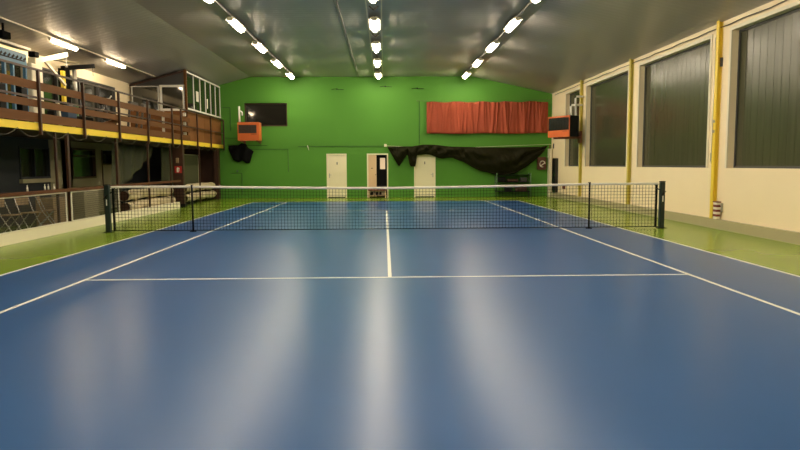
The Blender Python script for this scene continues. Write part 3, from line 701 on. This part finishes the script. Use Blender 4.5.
# cream rolls
def rollthing(y0, y1, x, z, r, lab, sag=.02):
    e = empty('rolled_sheet', (x, (y0 + y1) / 2, z - r), lab, 'roll', 'cream rolled sheets under the mezzanine')
    def fn(u, v):
        a = 2 * math.pi * v; rr = r * (1 + .10 * math.sin(19 * u + 2 * a) + .06 * math.sin(41 * u))
        return (x + rr * 1.15 * math.cos(a), y0 + (y1 - y0) * u, z + sag * math.sin(4 * u) + rr * math.sin(a))
    b = MB(); b.grid(fn, 60, 16); b.build('sheet', 'cream_roll', e)
    for yy, s in ((y0, -1), (y1, 1)):
        b = MB()
        for k in range(3):
            rr = r * (.95 - .3 * k); b.tube([(x, yy - .002 - .004 * k, z), (x, yy + .004 + .004 * k, z)], rr, 16)
        b.build('roll_end', 'brown', e)
rollthing(4.35, 8.4, -7.76, .63, .15, 'upper cream roll of the front pair under the mezzanine')
rollthing(4.35, 8.55, -7.75, .285, .15, 'lower cream roll of the front pair under the mezzanine')
rollthing(9.8, 13.9, -7.68, .64, .145, 'upper cream roll of the pair nearer the green wall')
rollthing(9.8, 14.0, -7.67, .27, .15, 'lower cream roll of the pair nearer the green wall')
for yy, x, zz, lab in ((4.8, -7.75, (.085, .435), 'front pair of cream rolls, near end'), (8.0, -7.75, (.085, .435), 'front pair of cream rolls, far end'), (10.2, -7.67, (.11, .485), 'farther pair of cream rolls, near end'), (13.4, -7.67, (.11, .485), 'farther pair of cream rolls, far end')):
    e = empty('roll_stand', (x - .3, yy, 0), 'dark bracket stand under the ' + lab, 'stand', 'stands under the cream rolls')
    b = MB(); b.box(x - .26, x - .22, yy - .03, yy + .03, 0, zz[1] + .0); b.build('upright', 'black', e)
    for z in zz:
        b = MB(); b.box(x - .22, x + .12, yy - .03, yy + .03, z - .05, z - .022); b.build('arm', 'black', e)

# stored things behind the mesh: chairs, box, bottles
def folding_chair(name='folding_chair'):
    e = empty(name, (0, 0, 0))
    for s in (-.2, .2):
        b = MB(); b.tube([(s, -.22, 0), (s, .06, .45), (s, .20, .82)], .012, 6); b.build('leg', 'steel', e)
        b = MB(); b.tube([(s * .9, .25, 0), (s * .9, -.18, .46)], .012, 6); b.build('leg', 'steel', e)
    b = MB(); b.bbox(-.19, .19, -.22, .14, .44, .465, .008); b.build('seat', 'cardboard', e)
    b = MB(); b.bbox(-.19, .19, .165, .185, .62, .80, .006); b.build('backrest', 'cardboard', e)
    return e
p = folding_chair()
for k, (x, y, r_, lab) in enumerate(((-8.3, .95, 1.9, 'folding metal chair behind the mesh fence, next to the broad post'), (-8.35, .25, 1.3, 'folding metal chair behind the mesh fence, second from the broad post'), (-8.4, -.5, 1.6, 'folding metal chair behind the mesh fence, at the left edge'))):
    o = p if k == 0 else copy_tree(p)
    o.location = (x, y, 0); o.rotation_euler = (0, 0, r_); tag(o, lab, 'chair', 'folding chairs behind the mesh')
b = MB(); b.bbox(-8.9, -8.45, 1.6, 2.3, 0, .72, .01)
tag(b.build('cardboard_box', 'cardboard'), 'large tan cardboard box behind the mesh fence right of the folding chairs', 'box', 'cardboard boxes behind the mesh')
b = MB(); b.bbox(-9.2, -8.75, -1.3, -.7, 0, .78, .01); tag(b.build('cardboard_box', 'cardboard'), 'tall tan cardboard box behind the mesh fence at the left edge', 'box', 'cardboard boxes behind the mesh')
b = MB(); b.bbox(-8.8, -8.3, 3.0, 3.9, .0, .85, .02); tag(b.build('storage_chest', 'dimcream'), 'pale chest behind the mesh fence beside the left net post', 'chest')
for k, y in enumerate((-1.45, -.75, -.6, -.35)):
    b = MB(); b.tube([(XM - .02, y, 1.011), (XM - .02, y, 1.09)], .018, 10); b.tube([(XM - .02, y, 1.09), (XM - .02, y, 1.135)], .010, 8)
    tag(b.build('bottle', 'paper'), ('small pale bottle on the fence rail, farthest left', 'small pale bottle on the fence rail, second from the left', 'small pale bottle on the fence rail, third from the left', 'small pale bottle on the fence rail, nearest the thin post')[k], 'bottle', 'bottles on the fence rail')

# ------------------------------------------------------------------ wooden cubicle on the mezzanine
YC = 9.93
e = empty('wooden_cubicle', (XM - 1, 12.8, 2.46), 'wood panelled office cubicle with white framed windows at the mezzanine end', 'cubicle')
xc = XM - .06
b = MB(); b.box(xc - .05, xc, YC + .08, YF - .01, 2.44, 3.60)
for y in (11.0, 12.3, 13.6): b.box(xc, xc + .008, y - .02, y + .02, 2.44, 3.60)
b.box(XL + .01, xc - .07, YC, YC + .05, 2.44, 3.60); b.build('wood_panel', 'panel', e)
b = MB(); b.box(xc - .07, xc + .02, YC - .02, YC + .09, 2.437, 5.10); b.build('corner_post', 'board', e)
b = MB(); b.bar((xc - .02, YC + .03, 5.05), (XL + .02, YC + .03, ceil_z(XL) - .08), .06, .07); b.build('top_beam', 'brown', e)
f_ = MB(); f_.box(xc - .05, xc + .01, YC + .09, YF - .01, 3.64, 3.70); f_.box(xc - .05, xc + .01, YC + .09, YF - .01, 5.0, 5.06)
f_.build('side_sill', 'white', e)
ys = [10.05, 10.95, 11.85, 12.65, 13.45, 14.25, 15.05]
for y in ys:
    b = MB(); b.box(xc - .045, xc + .005, y - .022, y + .022, 3.70, 5.0); b.build('mullion', 'white', e)
for a, b_ in zip(ys, ys[1:]):
    g = MB(); g.box(xc - .025, xc - .017, a + .023, b_ - .023, 3.70, 5.0); g.build('pane', 'winglass', e)
def fwin(a, b_, z0, z1, t, nm):
    w_ = MB()
    for p, q, r_, s_ in ((a, a + t, z0, z1), (b_ - t, b_, z0, z1), (a + t, b_ - t, z0, z0 + t), (a + t, b_ - t, z1 - t, z1)): w_.box(p, q, YC - .02, YC + .04, r_, s_)
    o = w_.build(nm, 'white', e)
    g = MB(); g.box(a + t, b_ - t, YC + .005, YC + .012, z0 + t, z1 - t); g.build('pane', 'winglass', o)
fwin(-8.46, -7.52, 3.57, 4.53, .085, 'casement'); fwin(-9.50, -8.50, 3.57, 4.49, .035, 'casement')
g = MB(); g.prism([(-9.58, 4.54), (xc - .08, 4.54), (xc - .08, 4.99), (-9.58, 4.52)], 'y', YC + .01, YC + .02); g.build('upper_infill', 'darkgrey', e)
# papers on the windows
for k, (y0, y1, z0, z1, lab) in enumerate(((11.3, 11.65, 4.05, 4.45, 'white paper sheet behind the side window of the cubicle, left'), (12.85, 13.0, 3.9, 4.3, 'narrow white paper behind the side window of the cubicle, right'))):
    b = MB(); b.box(xc - .014, xc - .011, y0, y1, z0, z1); tag(b.build('notice_sheet', 'paper'), lab, 'paper', 'papers on the cubicle windows')
for k, z in enumerate((3.36, 3.02, 2.64)):
    b = MB(); b.bbox(-7.60, -7.50, YC - .13, YC - .03, z, z + .13, .01); tag(b.build('junction_box', 'paper'), ('small white box on the cubicle front, topmost of three', 'small white box on the cubicle front, middle of three', 'small white box on the cubicle front, lowest of three')[k], 'box', 'white boxes on the cubicle corner')
b = MB(); b.box(-8.40, -8.31, YC - .06, YC - .024, 2.437, 3.55); tag(b.build('white_batten', 'paper'), 'upright white batten on the wooden front of the cubicle', 'batten')

# ------------------------------------------------------------------ gym machines on the mezzanine (z0 = deck)
Z0 = 2.437
def gt(name, loc, lab, cat, group=None): return empty(name, loc, lab, cat, group)
# pale blue machine frame at the left edge
e = gt('blue_rack', (-9.0, .9, Z0), 'pale blue gym rack with black slots at the left edge of the mezzanine', 'gym rack', 'gym machines on the mezzanine')
b = MB(); b.box(-9.03, -8.97, -.8, 1.70, 4.02, 4.30); b.build('header', 'tealblue', e)
b = MB()
for k in range(14): b.bar((-8.966, -.65 + k * .17, 4.14), (-8.966, -.55 + k * .17, 4.20), .008, .05)
b.box(-8.969, -8.962, -.8, 1.6, 4.10, 4.13); b.build('slots', 'black', e)
for y in (-.6, .2, .75, 1.1, 1.66):
    b = MB(); b.box(-9.04, -8.97, y - .035, y + .035, Z0, 4.02); b.build('upright', 'tealblue', e)
for y in (-.3, .47, 1.4):
    b = MB(); b.bbox(-9.1, -8.9, y - .13, y + .13, Z0, 3.45, .02); b.build('weight_stack', 'black', e)
b = MB(); b.box(-9.2, -9.0, -1.4, 1.98, 4.44, 4.50); tag(b.build('curtain_rail', 'trimcream'), 'cream rail above the pale blue gym rack', 'rail')
b.v = []
# cream cable machine
e = gt('cable_machine', (-9.0, 2.3, Z0), 'cream cable machine with a jutting arm, tallest on the mezzanine', 'gym machine', 'gym machines on the mezzanine')
b = MB(); b.bbox(-9.2, -8.9, 1.80, 2.08, Z0, 4.12, .03); b.bbox(-9.15, -8.95, 2.09, 2.42, Z0, 4.30, .02); b.build('tower', 'trimcream', e)
b = MB(); b.bbox(-9.10, -8.92, 2.02, 2.24, 4.302, 4.44, .02); b.build('pulley_head', 'gymblack', e)
b = MB(); b.bar((-9.0, 2.22, 4.22), (-8.85, 3.55, 4.60), .09, .12); b.build('arm', 'trimcream', e)
b = MB(); b.bar((-8.98, 2.60, 4.29), (-8.85, 3.4, 3.75), .06, .06); b.build('strut', 'trimcream', e)
b = MB(); b.tube([(-8.85, 3.52, 4.54), (-8.85, 3.53, 4.32)], .014, 6); b.ball((-8.85, 3.53, 4.29), .035, .035, .05); b.build('chain', 'steel', e)
b = MB(); b.bbox(-9.0, -8.8, 2.6, 2.85, Z0, 3.0, .03); b.bbox(-9.0, -8.75, 2.7, 3.1, 3.0, 3.08, .02); b.build('seat', 'black', e)
# lat pull machine with black boom
e = gt('lat_machine', (-9.0, 4.2, Z0), 'black tall gym machine with a long black boom and steel tube', 'gym machine', 'gym machines on the mezzanine')
b = MB(); b.box(-9.15, -8.95, 3.65, 3.92, Z0, 4.25); b.build('tower', 'gymblack', e)
b = MB(); b.bar((-9.05, 2.95, 4.40), (-9.0, 4.5, 4.52), .12, .05); b.build('top_beam', 'dimcream', e)
b = MB(); b.bar((-9.0, 3.6, 4.24), (-8.9, 5.35, 4.55), .10, .13); b.build('boom', 'gymblack', e)
b = MB(); b.tube([(-8.95, 4.2, 4.28), (-8.95, 4.2, 3.3)], .06, 12); b.build('guide_tube', 'steel', e)
b = MB(); b.tube([(-8.95, 4.2, 3.3), (-8.95, 4.2, Z0)], .065, 12); b.build('lower_tube', 'greentube', e)
b = MB(); b.box(-8.98, -8.9, 3.42, 3.54, 3.3, 4.15); b.build('guard', 'yellow', e)
b = MB(); b.tube([(-8.9, 5.30, 4.5), (-8.9, 5.30, 4.25)], .008, 6); b.build('cable', 'black', e)
b = MB(); b.bbox(-9.0, -8.6, 4.0, 4.5, Z0, 2.95, .03); b.build('seat', 'black', e)
# a bench with blue pad, plates, low machines
e = gt('weight_bench', (-8.4, 2.6, Z0), 'blue padded weight bench seen through the railing boards', 'bench', 'gym machines on the mezzanine')
b = MB(); b.bbox(-8.5, -8.2, 2.1, 2.6, 2.62, 3.1, .03); b.build('pad', 'blueboard', e)
for y in (2.0, 2.72):
    b = MB(); b.bar((-8.35, y, Z0), (-8.35, y - .12, 3.15), .06, .09); b.build('leg', 'trimcream', e)
e = gt('exercise_bike', (-8.5, 5.0, Z0), 'dark exercise bike with pale handlebar behind the railing', 'exercise bike', 'gym machines on the mezzanine')
b = MB(); b.tube([(-8.5, 4.6, Z0 + .05), (-8.5, 5.4, Z0 + .05)], .04); b.tube([(-8.5, 4.75, 2.5), (-8.5, 4.85, 3.35)], .035); b.tube([(-8.5, 5.25, 2.5), (-8.5, 5.15, 3.55)], .035); b.tube([(-8.5, 4.8, 2.9), (-8.5, 5.2, 2.8)], .04); b.build('frame', 'darkgrey', e)
b = MB(); b.tube([(-8.53, 5.1, 2.85), (-8.47, 5.1, 2.85)], .26, 20); b.build('flywheel', 'black', e)
b = MB(); b.ball((-8.5, 4.86, 3.38), .09, .13, .045); b.build('saddle', 'black', e)
b = MB(); b.tube([(-8.72, 5.05, 3.62), (-8.62, 5.15, 3.55), (-8.38, 5.15, 3.55), (-8.28, 5.05, 3.62)], .02); b.build('handlebar', 'white', e)
for k, (y, x, h_, lab) in enumerate(((6.2, -8.6, .95, 'dark treadmill with pale handles behind the railing, left of the cubicle'), (7.6, -8.7, 1.0, 'dark treadmill nearest the cubicle with pale handles'))):
    e = gt('treadmill', (x, y, Z0), lab, 'treadmill', 'gym machines on the mezzanine')
    b = MB(); b.bbox(x - .7, x + .5, y - .38, y + .38, Z0, Z0 + .16, .03); b.build('deck', 'black', e)
    for s in (-.34, .34):
        b = MB(); b.bar((x + .45, y + s, Z0 + .1), (x + .55, y + s, Z0 + h_), .05, .07); b.build('upright', 'darkgrey', e)
        b = MB(); b.tube([(x + .55, y + s, Z0 + h_), (x + .15, y + s, Z0 + h_ - .05)], .022); b.build('handle', 'white', e)
    b = MB(); b.bbox(x + .48, x + .58, y - .33, y + .33, Z0 + h_ - .05, Z0 + h_ + .16, .02); b.build('console', 'darkgrey', e)
pl = None
for k, (x, y, z) in enumerate(((-8.2, -.9, .17), (-8.2, .1, .17), (-8.2, 1.0, .17), (-8.2, 8.9, .15))):
    lab = ['leftmost', 'second from the left', 'in front of the blue rack', 'just left of the cubicle'][k]
    e = gt('dumbbell', (x, y, Z0), 'black dumbbell with pale ends on the mezzanine floor, ' + lab, 'dumbbell', 'dumbbells on the mezzanine floor')
    b = MB(); b.tube([(x, y - .16, Z0 + .09), (x, y + .16, Z0 + .09)], .018); b.build('bar', 'steel', e)
    for s in (-.13, .13):
        b = MB(); b.tube([(x, y + s - .04, Z0 + .09), (x, y + s + .04, Z0 + .09)], .088, 14); b.build('weight', 'black', e)
# black device of unknown kind under the ceiling, left edge
b = MB(); b.bbox(-8.85, -8.65, .15, .5, 4.44, 4.60, .02); b.bar((-8.75, .35, 4.59), (-8.75, .35, 4.79), .04, .04)
tag(b.build('hanging_device', 'gymblack'), 'black device hanging from the sloping ceiling at the left edge', 'device')

# ------------------------------------------------------------------ world, camera, view
W = bpy.data.worlds.new('World'); S.world = W; W.use_nodes = True
W.node_tree.nodes['Background'].inputs[0].default_value = (0.006, 0.007, 0.010, 1); W.node_tree.nodes['Background'].inputs[1].default_value = 1
cx, cy_, cz, fpx, yaw, pitch, rl = -0.0618, -15.1601, 1.5258, 654.67, .0231, .0926, -.0056
cyw, syw, cp, sp_ = math.cos(yaw), math.sin(yaw), math.cos(pitch), math.sin(pitch)
fw = Vector((syw * cp, cyw * cp, -sp_)); rt = Vector((cyw, -syw, 0)); up = rt.cross(fw)
r2 = math.cos(rl) * rt + math.sin(rl) * up; u2 = -math.sin(rl) * rt + math.cos(rl) * up
cam = bpy.data.cameras.new('Camera'); co = bpy.data.objects.new('Camera', cam); C.objects.link(co)
co.matrix_world = Matrix(((r2.x, u2.x, -fw.x, cx), (r2.y, u2.y, -fw.y, cy_), (r2.z, u2.z, -fw.z, cz), (0, 0, 0, 1)))
cam.sensor_width = 36; cam.lens = fpx / 800 * 36; cam.clip_end = 200
S.camera = co
S.view_settings.view_transform = 'Standard'; S.view_settings.look = 'None'; S.view_settings.gamma = 1; S.view_settings.use_curve_mapping = False
S.view_settings.exposure = 1.25
S.cycles.use_denoising = True
S.cycles.sample_clamp_indirect = 6.0
